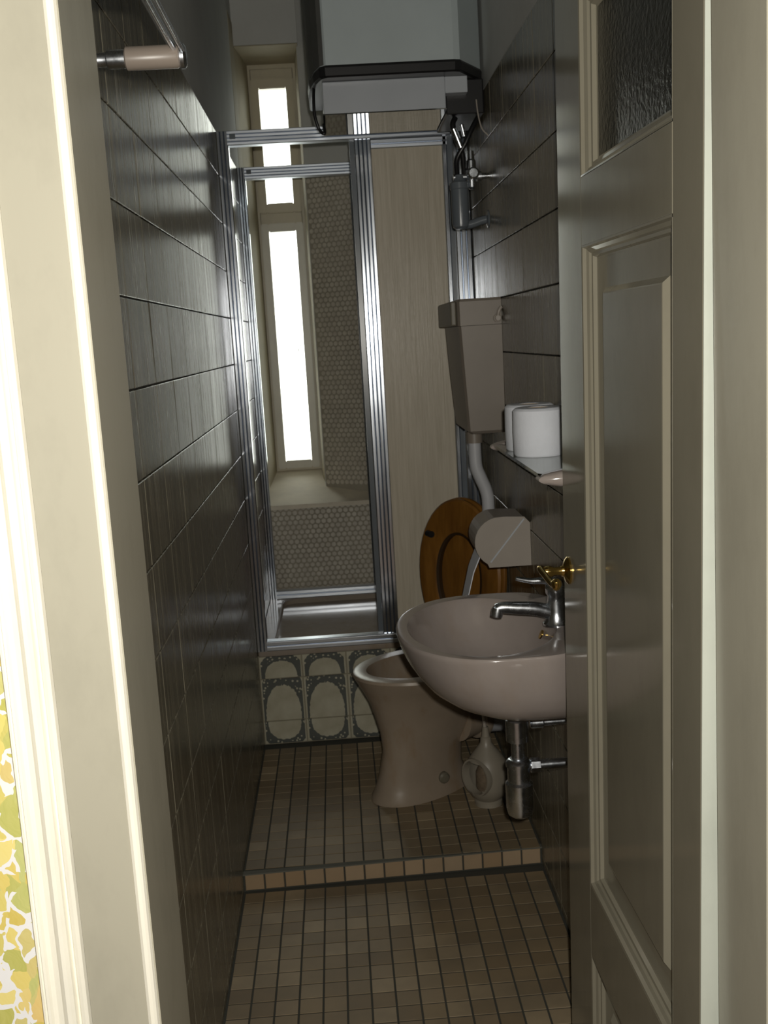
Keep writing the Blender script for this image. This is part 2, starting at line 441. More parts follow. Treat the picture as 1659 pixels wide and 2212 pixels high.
def put(name, me, parent, loc, right, up, jitter=0.0):
    """place a shared piece: local X=right, Y=up, Z=right x up"""
    r = Vector(right).normalized(); u = Vector(up).normalized(); n = r.cross(u)
    o = bpy.data.objects.new(name, me); COL.objects.link(o); o.parent = parent
    mt = Matrix(((r.x, u.x, n.x), (r.y, u.y, n.y), (r.z, u.z, n.z))).to_4x4()
    if jitter:
        mt = mt @ Matrix.Rotation(random.uniform(-jitter, jitter), 4, 'X') @ Matrix.Rotation(random.uniform(-jitter, jitter), 4, 'Y')
    mt.translation = Vector(loc)
    o.matrix_local = mt
    return o

# ------------------------------------------------------------------ key planes
XR = 0.785          # right wall
YF = 1.20           # back of the doorway wall
YS = 2.594          # step
YA = 3.474          # shower front
YB = 4.33           # wall under the window
H = 0.050           # step height
TT = 2.062          # top of the tiling
ZC = 2.78           # ceiling
T = 0.006           # tile thickness
def ystep(x): return YS - 0.012 + 0.026 * x / XR

# ================================================================== SETTING
bm = bmesh.new(); box(bm, -0.12, XR + 0.12, YF, 4.9, -0.10, -0.0016)
floor = struct('floor', bm, 'fgrout')
bm = bmesh.new(); box(bm, -0.3, 1.3, 0.9, 5.0, ZC, ZC + 0.1)
struct('ceiling', bm, 'plaster')
# left and right walls: plaster body, tiles proud of it up to TT
bm = bmesh.new(); box(bm, -0.12, -T, YF - 0.06, 4.95, -0.1, ZC); wl = struct('wall_left', bm, 'grout')
bm = bmesh.new(); box(bm, -0.02, -0.0005, YF - 0.06, 4.50, TT + 0.002, ZC); link('plaster', bm, 'plaster', wl)
bm = bmesh.new(); box(bm, XR + T, XR + 0.12, YF - 0.06, 4.95, -0.1, ZC); wr = struct('wall_right', bm, 'grout')
bm = bmesh.new(); box(bm, XR + 0.0005, XR + 0.02, YF - 0.06, 4.50, TT + 0.002, ZC); link('plaster', bm, 'plaster', wr)

# wall tiles, 146 mm courses with joints measured off the photograph
ROW = 0.1462; Z0 = 1.632 - 11 * ROW
TW = 0.2065
def wall_tiles(parent, x, right, y_off):
    cache = {}
    z = Z0 - ROW
    while z < TT - 0.01:
        z0 = max(z, 0.001); z1 = min(z + ROW, TT)
        if z1 - z0 > 0.02:
            k = -20
            while True:
                a = y_off + k * TW; b = a + TW; k += 1
                if a > YB - 0.01: break
                a2 = max(a, YF + 0.002); b2 = min(b, YB - 0.002)
                if b2 - a2 < 0.02: continue
                key = (round(b2 - a2, 4), round(z1 - z0, 4))
                if key not in cache: cache[key] = piece_mesh('wall_tile', key[0] - 0.0022, key[1] - 0.0030, T, 0.0012, 'wtile')
                put('tile', cache[key], parent, (x, (a2 + b2) / 2, (z0 + z1) / 2), right, (0, 0, 1), 0.0022)
        z += ROW
wall_tiles(wl, -T, (0, 1, 0), 2.775)
wall_tiles(wr, XR + T, (0, -1, 0), 2.985)

# lower floor mosaic
P = 0.052; X0 = 0.0541
ft = piece_mesh('floor_tile', P - 0.0042, P - 0.0042, T, 0.0005, 'ftile')
edge = piece_mesh('floor_tile_edge', XR - (X0 + 14 * P) - 0.004, P - 0.0042, T, 0.0012, 'ftile')
def floor_row(parent, y, z):
    for i in range(-1, 14): put('tile', ft, parent, (X0 + (i + .5) * P, y, z), (1, 0, 0), (0, 1, 0), 0.006)
rows = []
y = 2.4717 + P / 2 + P
while y > YF: rows.append(y); y -= P
for y in rows[:14]: floor_row(floor, y, -T)
bm = bmesh.new()
for y in rows[14:]:
    for i in range(-1, 14):
        cx = X0 + (i + .5) * P; box(bm, cx - .0239, cx + .0239, y - .0239, y + .0239, -T, 0)
o = link('tile_field', bm, 'ftile', floor); o['kind'] = 'stuff'

# raised floor behind the step
bm = bmesh.new()
prism(bm, [(-0.005, ystep(0) + T), (XR + 0.005, ystep(XR) + T), (XR + 0.005, YA + 0.02), (-0.005, YA + 0.02)], 'Z', -0.004, H - 0.0016)
plat = struct('floor_raised', bm, 'fgrout')
k = 0
while True:
    y = YS + 0.011 + (k + .5) * (P - 0.0003)
    if y + P / 2 > YA: break
    for i in range(-1, 14): put('tile', ft, plat, (X0 + (i + .5) * P, y, H - T), (1, 0, 0), (0, 1, 0), 0.006)
    k += 1
rt = piece_mesh('riser_tile', P - 0.0042, H - 0.006, T, 0.0012, 'rtile')
d = Vector((XR, 0.026, 0)).normalized()
for i in range(-1, 14):
    x = X0 + (i + .5) * P
    put('riser_tile', rt, plat, (x, ystep(x) + T, H / 2 + 0.001), d, (0, 0, 1), 0.004)
bm = bmesh.new(); prism(bm, [(0, ystep(0) - 0.0015), (XR, ystep(XR) - 0.0015), (XR, ystep(XR) + 0.016), (0, ystep(0) + 0.016)], 'Z', H - 0.004, H - 0.0005)
link('edge_joint', bm, simple('cement_edge', (0.12, 0.12, 0.10), 0.8), plat)

# apron of decorated 15 cm tiles under the shower tray
bm = bmesh.new(); box(bm, 0.0, XR, YA + T, YA + 0.03, H - .005, 0.362)
ap = struct('wall_apron', bm, simple('apron_grout', (0.30, 0.27, 0.20), 0.9))
XT = 0.1461 - 0.1498
rowsA = [(H + 0.001, 0.1316, 'oval_low'), (0.1316, 0.2813, 'oval_mid'), (0.2813, 0.3610, 'oval_top')]
for z0, z1, mt in rowsA:
    for i in range(0, 6):
        a = max(0.001, XT + i * 0.1498); b = min(XR - 0.001, XT + (i + 1) * 0.1498)
        if b - a < 0.03: continue
        me = piece_mesh('apron_tile', b - a - 0.003, z1 - z0 - 0.003, T, 0.0014, mt)
        put('tile', me, ap, ((a + b) / 2, YA + T, (z0 + z1) / 2), (1, 0, 0), (0, 0, 1), 0.004)

# back wall: penny-round mosaic under and beside the window niche
bm = bmesh.new(); box(bm, -0.02, XR + 0.02, YB + 0.003, 4.98, -0.1, 0.738)
wb = struct('wall_back', bm, 'pgrout')
# splayed wall right of the window, full height
SP0 = Vector((0.250, 4.545, 0)); SP1 = Vector((0.600, YB + 0.003, 0))
bm = bmesh.new()
prism(bm, [(SP0.x, SP0.y), (SP1.x, SP1.y), (XR + .02, YB + .003), (XR + .02, 4.98), (0.238, 4.98), (0.238, 4.72)], 'Z', 0.735, ZC)
ws = struct('wall_back_splay', bm, 'plaster')
bm = bmesh.new()
d = (SP1 - SP0).normalized(); nrm = Vector((d.y, -d.x, 0)); 
a = SP0 + nrm * 0.001 + d*.004; b_ = SP1 + nrm * 0.001
prism(bm, [(a.x, a.y), (b_.x, b_.y), (b_.x - nrm.x * -.002, b_.y + nrm.y * .002), (a.x + nrm.x * .002, a.y + nrm.y * .002)], 'Z', 0.745, TT)
prism(bm, [(SP1.x, YB), (XR, YB), (XR, YB + .004), (SP1.x, YB + .004)], 'Z', 0.745, TT)
link('mosaic_bed', bm, 'pgrout', ws)
# penny pieces
PD = 0.0232; PH = PD * 0.866
def penny_mesh(r, dd, n=10):
    bm = bmesh.new()
    loft(bm, [[(rr * math.cos(2 * PI * i / n), rr * math.sin(2 * PI * i / n), zz) for i in range(n)] for rr, zz in ((r, 0), (r, dd * .6), (r * .8, dd))])
    me = bpy.data.meshes.new('mosaic_round'); bmesh.ops.recalc_face_normals(bm, faces=bm.faces); bm.to_mesh(me); bm.free(); me.materials.append(M['penny'])
    return me
pm = penny_mesh(0.0102, 0.003)
cnt = 0; rest = []
j = 0; z = 0.738 - 0.012
while z > 0.26:
    i = 0
    while True:
        x = 0.014 + i * PD + (PD / 2 if j % 2 else 0)
        if x > XR - 0.012: break
        if z > 0.40 and 0.02 < x < 0.45 and cnt < 298:
            put('mosaic_round', pm, wb, (x, YB + 0.003, z), (1, 0, 0), (0, 0, 1), 0.02); cnt += 1
        else: rest.append((x, z))
        i += 1
    z -= PH; j += 1
def pennies(bm, pts, n=8):
    for p, rgt, nn in pts:
        up = Vector((0, 0, 1)); p = Vector(p)
        A = [bm.verts.new(p + (rgt * math.cos(2 * PI * q / n) + up * math.sin(2 * PI * q / n)) * .0102) for q in range(n)]
        B = [bm.verts.new(p + (rgt * math.cos(2 * PI * q / n) + up * math.sin(2 * PI * q / n)) * .0086 + nn * .003) for q in range(n)]
        for q in range(n): bm.faces.new((A[q], A[(q + 1) % n], B[(q + 1) % n], B[q]))
        bm.faces.new(B)
bm = bmesh.new(); pennies(bm, [((x, YB + .003, z), Vector((1, 0, 0)), Vector((0, -1, 0))) for x, z in rest])
o = link('mosaic_rounds', bm, 'penny', wb); o['kind'] = 'stuff'
pts = []
L = (SP1 - SP0).length; z = 0.86 + 0.0; z = 0.80; j = 0
while z < TT - 0.012:
    s = 0.016 + (PD / 2 if j % 2 else 0)
    while s < L - 0.01:
        q = SP0 + d * s + nrm * 0.003; pts.append(((q.x, q.y, z), d, nrm)); s += PD
    x = SP1.x + 0.012 + (PD / 2 if j % 2 else 0)
    while x < XR - 0.01: pts.append(((x, YB, z), Vector((1, 0, 0)), Vector((0, -1, 0)))); x += PD
    z += PH; j += 1
bm = bmesh.new(); pennies(bm, pts); o = link('mosaic_rounds', bm, 'penny', ws); o['kind'] = 'stuff'

# sloping window sill, lintel, left reveal
bm = bmesh.new()
prism(bm, [(YB - 0.002, 0.724), (YB - 0.002, 0.741), (4.80, 0.828), (4.98, 0.86), (4.98, 0.724)], 'X', 0.0, 0.70)
sill = struct('trim_1', bm, 'sill', label='dusty sloping plaster sill below the tall narrow window')
bm = bmesh.new(); box(bm, -0.02, 0.256, 4.50, 4.98, 2.575, ZC); struct('wall_back_lintel', bm, 'plaster')
bm = bmesh.new(); box(bm, 0.0, 0.254, 4.505, 4.80, 2.571, 2.5745); link('soffit', bm, 'reveal', bpy.data.objects['wall_back_lintel'])
bm = bmesh.new()
prism(bm, [(-0.006, 4.50), (0.002, 4.50), (0.030, 4.80), (0.030, 4.98), (-0.006, 4.98)], 'Z', 0.74, 2.572)
prism(bm, [(-0.006, YB), (0.0005, YB), (0.002, 4.50), (-0.006, 4.50)], 'Z', 0.745, 2.66)
link('reveal', bm, 'reveal', wl)
bm = bmesh.new(); prism(bm, [(0.2365, 4.70), (0.2485, 4.552), (0.2515, 4.556), (0.2400, 4.705)], 'Z', 0.80, 2.572)
link('reveal', bm, 'reveal', ws)

# window: frame, two sashes, glass
WY = 4.80
bm = bmesh.new()
def rect_frame(bm, x0, x1, z0, z1, wx, wz, y0, y1):
    box(bm, x0, x0 + wx, y0, y1, z0, z1); box(bm, x1 - wx, x1, y0, y1, z0, z1)
    box(bm, x0 + wx, x1 - wx, y0, y1, z0, z0 + wz); box(bm, x0 + wx, x1 - wx, y0, y1, z1 - wz, z1)
rect_frame(bm, 0.022, 0.240, 0.822, 2.574, 0.020, 0.022, WY, WY + 0.07)
box(bm, 0.04, 0.222, WY, WY + 0.07, 1.905, 1.965); box(bm, 0.04, 0.222, WY, WY + 0.07, 2.500, 2.553)
win = struct('window_1', bm, 'winpaint')
bm = bmesh.new(); rect_frame(bm, 0.040, 0.224, 0.838, 1.912, 0.033, 0.036, WY - 0.018, WY + 0.03)
bmesh.ops.bevel(bm, geom=list(bm.edges), offset=0.004, segments=2, affect='EDGES'); link('sash', bm, 'sashpaint', win)
bm = bmesh.new(); rect_frame(bm, 0.040, 0.222, 1.955, 2.512, 0.033, 0.042, WY - 0.018, WY + 0.03)
bmesh.ops.bevel(bm, geom=list(bm.edges), offset=0.004, segments=2, affect='EDGES'); link('sash', bm, 'winpaint', win)
for z0, z1 in ((0.873, 1.877), (1.996, 2.471)):
    bm = bmesh.new(); box(bm, 0.070, 0.192, WY + 0.008, WY + 0.011, z0, z1); link('pane', bm, 'winglass', win)
bm = bmesh.new(); tube(bm, [(0.188, WY - .02, 1.335), (0.176, WY - .035, 1.345), (0.168, WY - .04, 1.36), (0.172, WY - .04, 1.378), (0.188, WY - .03, 1.388)], 0.0018, 8)
link('latch_ring', bm, 'chrome', win, True)

# ================================================================== DOORWAY
# outer wall with doorway (hall side)
bm = bmesh.new()
box(bm, -2.2, 0.03, 1.02, YF, -0.1, 3.0); box(bm, 0.80, 3.0, 1.02, YF, -0.1, 3.0); box(bm, 0.03, 0.80, 1.02, YF, 2.13, 3.0)
wf = struct('wall_front', bm, 'hallwall')
bm = bmesh.new(); box(bm, -2.2, 0.0, 1.0185, 1.0199, 0, ZC); box(bm, 0.84, 3.0, 1.0185, 1.0199, 0, ZC); link('wallpaper', bm, 'wallpaper', wf)
bm = bmesh.new(); box(bm, 0.0, XR, YF, YF + .004, 2.062, ZC); link('plaster', bm, 'plaster', wf)
# door lining (jambs)
JX0, JX1 = 0.102, 0.7275
bm = bmesh.new()
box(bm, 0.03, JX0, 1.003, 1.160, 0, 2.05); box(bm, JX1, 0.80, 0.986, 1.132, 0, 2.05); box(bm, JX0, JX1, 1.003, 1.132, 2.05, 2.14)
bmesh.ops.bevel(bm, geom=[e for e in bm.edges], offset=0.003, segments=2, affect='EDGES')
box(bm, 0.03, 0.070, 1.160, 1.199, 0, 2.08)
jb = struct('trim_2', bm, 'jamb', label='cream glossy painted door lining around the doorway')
bm = bmesh.new(); box(bm, 0.02, 0.80, 0.99, YF + .01, -0.1, 0.004); struct('trim_3', bm, 'hallfloor', label='low wooden threshold in the doorway')
# casing with mouldings: profile in X (distance from the opening edge) against projection toward the hall
def casing_profile(inner, sgn, w=0.1145):
    pr = [(0.0, 0.000), (0.0, 0.014), (0.0015, 0.0175), (0.004, 0.0195), (0.0075, 0.0195), (0.0105, 0.0175), (0.0125, 0.0135), (0.0150, 0.0120),
          (0.0160, 0.0120), (0.0165, 0.0150), (0.0180, 0.0158), (0.052, 0.0158), (0.0665, 0.0158), (0.0672, 0.0135), (0.0685, 0.0135), (0.0700, 0.0185), (0.0730, 0.0210), (0.0765, 0.0200),
          (0.0785, 0.0160), (0.0800, 0.0160), (0.0820, 0.0215), (0.0850, 0.0245), (0.0890, 0.0250), (0.0920, 0.0225), (0.0945, 0.0195), (0.1000, 0.0185),
          (0.1040, 0.0200), (0.1060, 0.0230), (0.1085, 0.0240), (0.1100, 0.0210), (0.1115, 0.0210), (0.1120, 0.0225), (w - 0.0012, 0.0225), (w, 0.0205), (w, 0.0)]
    return [(inner - sgn * a, 1.0195 - b) for a, b in pr]
bm = bmesh.new(); prism(bm, casing_profile(JX0 - 0.0015, 1), 'Z', 0, 2.10)
link('architrave', bm, 'casing', jb)
bm = bmesh.new(); prism(bm, casing_profile(0.7595, -1), 'Z', 0, 2.10)
link('architrave', bm, 'casing', jb)
bm = bmesh.new(); prism(bm, [(y, 2.05 + 0.0 + (JX0 - x)) for x, y in casing_profile(JX0, 1)], 'X', -0.02, 0.88)
link('architrave', bm, 'casing', jb)

# hall behind the camera
HX0, HX1, HY0 = -2.2, 3.0, -3.4
for nm, b6, mt in (('floor_hall', (HX0, HX1, HY0, 1.02, -0.1, 0.0), 'hallfloor'), ('ceiling_hall', (HX0, HX1, HY0, 1.02, 2.9, 3.0), 'hallwall'),
                   ('wall_hall_left', (HX0 - .1, HX0, HY0 - .1, YF, -0.1, 3.0), 'hallwall'), ('wall_hall_right', (HX1, HX1 + .1, HY0 - .1, YF, -0.1, 3.0), 'hallwall'),
                   ('wall_hall_back', (HX0, HX1, HY0 - .1, HY0, -0.1, 3.0), 'hallwall')):
    bm = bmesh.new(); box(bm, *b6); struct(nm, bm, mt)
# outer skins so that no sky leaks round the building
bm = bmesh.new(); box(bm, -0.3, -0.12, 1.0, 5.0, -0.2, 2.9); struct('wall_outer_left', bm, 'hallwall')
bm = bmesh.new(); box(bm, XR + 0.12, XR + 0.3, 1.0, 5.0, -0.2, 2.9); struct('wall_outer_right', bm, 'hallwall')

# ------------------------------------------------------------------ open door (leaf stands along Y, free edge far)
DX = 0.712; DTK = 0.040; DY0, DY1 = 1.143, 1.826; DZ0, DZ1 = 0.015, 2.03
stN = 1.243; stF = 1.668                                          # inner edges of the near and far stiles
rails = [(DZ0, 0.135), (0.330, 0.462), (1.520, 1.622), (1.885, DZ1)]  # bottom, lock, middle, top rail
door = bpy.data.objects.new('door_1', None); COL.objects.link(door)
ORIG['door_1'] = Vector((DX, DY0, 0)); door.location = ORIG['door_1']; door['kind'] = 'structure'
door['label'] = 'open glossy cream panelled door with dark glass in its top, against the right wall'; door['category'] = 'door'
def dlink(name, bm, mat, parent=None, smooth=False): return link(name, bm, mat, parent or door, smooth)
for a, b in ((DY0, stN), (stF, DY1)):
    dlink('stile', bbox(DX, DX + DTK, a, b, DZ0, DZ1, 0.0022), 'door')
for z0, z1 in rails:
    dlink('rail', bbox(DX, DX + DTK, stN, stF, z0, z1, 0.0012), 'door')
def moulding(y0, y1, z0, z1, depth, w):
    """stepped ovolo moulding inside a door opening, mitred"""
    prof = [(0, 0), (0.003, 0.0005), (0.005, 0.006), (w * .45, depth * .45), (w * .55, depth * .62), (w * .75, depth * .66), (w * .85, depth * .95), (w, depth)]
    bm = bmesh.new()
    rings = [[(DX + dd, y0 + a, z0 + a), (DX + dd, y1 - a, z0 + a), (DX + dd, y1 - a, z1 - a), (DX + dd, y0 + a, z1 - a)] for a, dd in prof]
    loft(bm, rings, False, False)
    return bm
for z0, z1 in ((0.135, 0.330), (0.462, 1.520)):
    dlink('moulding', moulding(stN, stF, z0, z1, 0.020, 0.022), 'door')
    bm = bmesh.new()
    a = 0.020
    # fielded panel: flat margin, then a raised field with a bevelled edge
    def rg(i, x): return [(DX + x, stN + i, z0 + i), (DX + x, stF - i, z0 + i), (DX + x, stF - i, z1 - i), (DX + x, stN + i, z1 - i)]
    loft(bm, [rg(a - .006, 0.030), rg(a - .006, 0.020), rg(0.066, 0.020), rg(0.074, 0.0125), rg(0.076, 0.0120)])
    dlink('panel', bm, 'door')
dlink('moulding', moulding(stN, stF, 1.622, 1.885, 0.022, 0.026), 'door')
dlink('glass_pane', bbox(DX + 0.022, DX + 0.026, stN + .01, stF - .01, 1.63, 1.875), 'doorglass')
dlink('hinge_edge', bbox(DX + .0006, DX + DTK - .0006, DY0 - .0008, DY0 + .001, DZ0 + .002, DZ1 - .002), mat_paint('pale_edge_paint', (0.52, 0.55, 0.49), 0.35, False))['label'] = 'paler grey-green hinge edge of the door'
# brass lever handle
bm = bmesh.new(); lathe(bm, (DX, 1.788, 0.982), (-1, 0, 0), [(0.024, 0), (0.024, 0.003), (0.019, 0.007), (0.010, 0.010), (0.009, 0.014)])
hd = dlink('door_handle', bm, 'brass', None, True)
bm = bmesh.new(); lathe(bm, (DX - .012, 1.788, 0.982), (-1, 0, 0), [(0.008, 0), (0.007, 0.014), (0.010, 0.020), (0.010, 0.028), (0.007, 0.036), (0.004, 0.040)])
tube(bm, [(DX - .042, 1.790, 0.984), (DX - .052, 1.782, 0.990), (DX - .050, 1.745, 0.984), (DX - .046, 1.705, 0.978), (DX - .044, 1.690, 0.984)], 0.0055, 12, 8)
lathe(bm, (DX - .044, 1.690, 0.992), (0, 0, -1), [(0.003, 0), (0.008, 0.004), (0.009, 0.010), (0.006, 0.017), (0.002, 0.020)])
o = link('lever', bm, 'brass', hd, True)
bm = bmesh.new()
for z in (0.30, 1.75): cyl(bm, (DX + .018, DY0 - .0065, z - .05), (DX + .018, DY0 - .0065, z + .05), 0.006)
dlink('hinge', bm, 'door', None, True)
door.rotation_euler = (0, math.radians(0.8), math.radians(0.9))
door.location = Vector((DX - 0.0105, DY0, 0))

# ================================================================== SHOWER
tray = thing('shower_tray', 'beige shower tray on the tiled apron under the window', 'shower tray', (0.39, 3.9, 0.36))
bm = bmesh.new()
def rrect(x0, x1, y0, y1, r, z, n=5):
    out = []
    for cx, cy, a0 in ((x1 - r, y1 - r, 0), (x0 + r, y1 - r, PI / 2), (x0 + r, y0 + r, PI), (x1 - r, y0 + r, 1.5 * PI)):
        for i in range(n + 1):
            a = a0 + (PI / 2) * i / n; out.append((cx + r * math.cos(a), cy + r * math.sin(a), z))
    return out
loft(bm, [rrect(0.002, XR - .002, YA - .004, YB - .001, .008, .362), rrect(0.001, XR - .001, YA - .006, YB - .001, .008, .370), rrect(0.002, XR - .002, YA - .004, YB - .001, .008, .3795),
          rrect(0.050, XR - .05, YA + .050, YB - .14, .05, .3795), rrect(0.056, XR - .056, YA + .056, YB - .146, .05, .374), rrect(0.075, XR - .075, YA + .075, YB - .165, .06, .275), rrect(0.105, XR - .105, YA + .105, YB - .19, .05, .258)], True, True)
link('basin', bm, 'tray', tray, True)
bm = bmesh.new(); lathe(bm, (0.39, 3.86, 0.259), (0, 0, 1), [(0.035, 0), (0.035, 0.002), (0.026, 0.004), (0.02, 0.002)]); link('drain', bm, 'chrome', tray, True)

def profile_ridged(x0, x1, yf, depth, n):
    """front face of a fluted aluminium extrusion: list of (x, y)"""
    w = x1 - x0; pts = [(x0, yf + depth), (x0, yf + .003)]
    for i in range(n):
        a = x0 + w * i / n; b = x0 + w * (i + 1) / n; e = (b - a)
        for t, yy in ((.06, .0022), (.12, .0006), (.20, 0), (.80, 0), (.88, .0006), (.94, .0022), (.985, .0042)):
            pts.append((a + e * t, yf + yy))
    pts += [(x1, yf + .003), (x1, yf + depth)]
    return pts
def enclosure(name, label, y, zb, zt, xl, mid, xr, right_post, tall):
    t = thing(name, label, 'shower enclosure', (0.39, y, zb), None)
    def vert(nm, x0, x1, yf, dep, n, z0, z1):
        bm = bmesh.new(); prism(bm, profile_ridged(x0, x1, yf, dep, n), 'Z', z0, z1); return link(nm, bm, 'alu', t)
    def horiz(nm, x0, x1, yf, dep, n, z0, z1):
        bm = bmesh.new(); pr = [(yy, xx) for xx, yy in profile_ridged(z0, z1, yf, dep, n)]; prism(bm, pr, 'X', x0, x1); return link(nm, bm, 'alu_x', t)
    vert('wall_profile', xl[0], xl[1], y - .004, .030, 3, zb, zt)
    vert('wall_profile', right_post[0], right_post[1], y - .006, .032, 3, zb, zt)
    horiz('top_rail', xl[1] - .002, right_post[0], y - .008, .040, 4, zt - .044, zt)
    horiz('bottom_rail', xl[1] - .002, right_post[0], y - .008, .036, 2, zb, zb + .034)
    vert('middle_stile', mid[0], mid[1], y + .002 if tall else y + .004, .022, 4, zb + .034, zt - .044)
    bm = bmesh.new(); box(bm, mid[0] - .016, mid[0] - .001, y + .012, y + .026, zb + .034, zt - .044); link('seal_strip', bm, 'greyplastic', t)
    vert('door_stile', xr, xr + .016, y + .006, .018, 1, zb + .034, zt - .044)
    bm = bmesh.new(); box(bm, mid[1] - .002, xr + .001, y + .014, y + .018, zb + .034, zt - .044); link('panel', bm, 'acrylic', t)
    horiz('panel_rail', mid[1], xr + .016, y + .006, .018, 2, zt - .074, zt - .045)
    bm = bmesh.new(); box(bm, xr + .016, right_post[0], y + .024, y + .026, zb + .034, zt - .044); link('seal_strip', bm, 'greyplastic', t)
    bm = bmesh.new(); box(bm, xl[1] + .006, xl[1] + .024, y - .0095, y - .0075, zt - .026, zt - .010); link('rail_clip', bm, 'greyplastic', t)
    return t
enclosure('shower_enclosure', 'front aluminium shower frame with ribbed brown panel, standing on the tiled apron', YA, 0.3795, 2.057, (0.0, 0.036), (0.428, 0.480), 0.703, (0.734, XR - .001), True)
enclosure('shower_enclosure', 'rear aluminium shower frame before the window, seen through the front one', 4.20, 0.3795, 2.060, (0.0, 0.030), (0.440, 0.490), 0.703, (0.750, XR - .001), False)

# ================================================================== BOILER
bl = thing('water_boiler', 'large white water boiler hanging high above the shower frame at the right wall', 'boiler', (0.56, 3.15, 1.99))
plan = [(0.300, 3.36), (0.300, 3.20), (0.306, 3.10), (0.318, 3.02), (0.334, 2.965), (0.350, 2.950), (0.688, 2.950), (0.705, 2.956), (0.775, 3.075), (0.780, 3.12), (0.780, 3.36)]
def shr(pl, k):
    cx = sum(p[0] for p in pl) / len(pl); cy = sum(p[1] for p in pl) / len(pl)
    return [(p[0] + (cx - p[0]) / math.hypot(cx - p[0], cy - p[1]) * k, p[1] + (cy - p[1]) / math.hypot(cx - p[0], cy - p[1]) * k) for p in pl]
bm = bmesh.new(); prism(bm, plan, 'Z', 2.108, ZC - .03)
link('casing', bm, 'white', bl)
side = [(0.298, 3.362), (0.298, 3.20), (0.304, 3.10), (0.316, 3.02), (0.332, 2.963), (0.346, 2.950), (0.352, 2.952), (0.352, 3.362)]
bm = bmesh.new(); prism(bm, [(0.2985, 3.36), (0.2985, 3.2), (0.3045, 3.1), (0.3165, 3.02), (0.333, 2.9635), (0.3445, 2.9535), (0.3455, 2.962), (0.34, 3.0), (0.32, 3.36)], 'Z', 2.112, ZC - .032)
link('side_shade', bm, simple('boiler_side_shade', (0.10, 0.10, 0.095), 0.4), bl)  # dark skin: shade of the boiler's left side put into its colour
bm = bmesh.new(); loft(bm, [[(x, y, 2.080) for x, y in shr(plan, .004)], [(x, y, 2.084) for x, y in shr(plan, -.003)], [(x, y, 2.104) for x, y in shr(plan, -.004)], [(x, y, 2.112) for x, y in shr(plan, .001)]])
link('bottom_rim', bm, 'black', bl)
link('lower_housing', bbox(0.337, 0.668, 3.000, 3.285, 1.998, 2.0805, 0.003), 'boxwhite', bl)
link('underside_plate', bbox(0.335, 0.669, 3.000, 3.290, 1.9955, 1.9985), 'mirrorplate', bl)
link('terminal_box', bbox(0.668, 0.729, 3.006, 3.10, 2.038, 2.081, 0.002), 'boxwhite', bl)
link('pipe_cover', bbox(0.672, 0.778, 3.045, 3.30, 1.990, 2.081, 0.004), 'black', bl)
bm = bmesh.new(); tube(bm, [(0.316, 3.06, 2.09), (0.312, 3.10, 2.06), (0.312, 3.12, 2.02), (0.322, 3.13, 1.985), (0.336, 3.12, 1.97), (0.336, 3.14, 1.999)], 0.0045, 10); link('cable', bm, 'black', bl, True)

# hoses and water filter below the boiler
vf = thing('water_filter', 'chrome stop valve with grey filter cup and hoses below the boiler', 'water filter', (0.74, 3.1, 1.69))
bm = bmesh.new(); lathe(bm, (0.742, 3.10, 1.795), (0, 0, 1), [(0.006, 0), (0.013, .006), (0.0135, .03), (0.017, .034), (0.017, .052), (0.0135, .056), (0.0135, .078), (0.010, .082), (0.009, .105)])
cyl(bm, (0.690, 3.10, 1.830), (0.790, 3.10, 1.830), 0.0085); cyl(bm, (0.757, 3.1, 1.830), (0.769, 3.1, 1.830), 0.014)
cyl(bm, (0.742, 3.098, 1.834), (0.742, 3.065, 1.834), 0.008)
vb = link('valve_body', bm, 'chrome', vf, True)
bm = bmesh.new(); lathe(bm, (0.742, 3.068, 1.834), (0, -1, 0), [(0.012, 0), (0.017, 0.003), (0.017, 0.010), (0.012, 0.014)], 10); link('knob', bm, 'chrome', vb, True)
bm = bmesh.new(); lathe(bm, (0.706, 3.10, 1.688), (0, 0, 1), [(0.016, 0), (0.023, .006), (0.025, .02), (0.025, .108), (0.027, .110), (0.027, .126), (0.016, .134), (0.012, .148)])
link('filter_cup', bm, 'greyplastic', vf, True)
bm = bmesh.new(); tube(bm, [(0.706, 3.10, 1.698), (0.735, 3.10, 1.700), (0.762, 3.10, 1.708), (0.786, 3.10, 1.712)], 0.012); lathe(bm, (0.786, 3.1, 1.712), (-1, 0, 0), [(0.026, 0), (0.024, .004), (0.013, .008)])
link('elbow', bm, 'greyplastic', vf, True)
for nm, path, r in (('hose', [(0.700, 3.08, 1.986), (0.692, 3.07, 1.965), (0.700, 3.07, 1.930), (0.716, 3.08, 1.890), (0.722, 3.10, 1.838)], .008),
                    ('hose', [(0.765, 3.08, 1.986), (0.745, 3.07, 1.955), (0.724, 3.07, 1.915), (0.700, 3.08, 1.875), (0.702, 3.10, 1.834)], .007)):
    bm = bmesh.new(); tube(bm, path, r); link(nm, bm, 'black', vf, True)
bm = bmesh.new(); cyl(bm, (0.693, 3.065, 1.955), (0.712, 3.07, 1.905), 0.0088); link('hose_nut', bm, 'chrome', vf, True)
bm = bmesh.new(); cyl(bm, (0.715, 3.062, 1.965), (0.722, 3.068, 1.935), 0.0062); link('hose_nut', bm, 'chrome', vf, True)
bm = bmesh.new(); tube(bm, [(0.753, 3.02, 2.020), (0.756, 3.02, 1.985), (0.765, 3.02, 1.945), (0.782, 3.02, 1.925)], 0.002, 8)
tag(link('thin_cable', bm, 'holder', None, True, (0.76, 3.02, 1.95)), 'thin pale cable curling down the dark tiles beside the filter', 'cable')

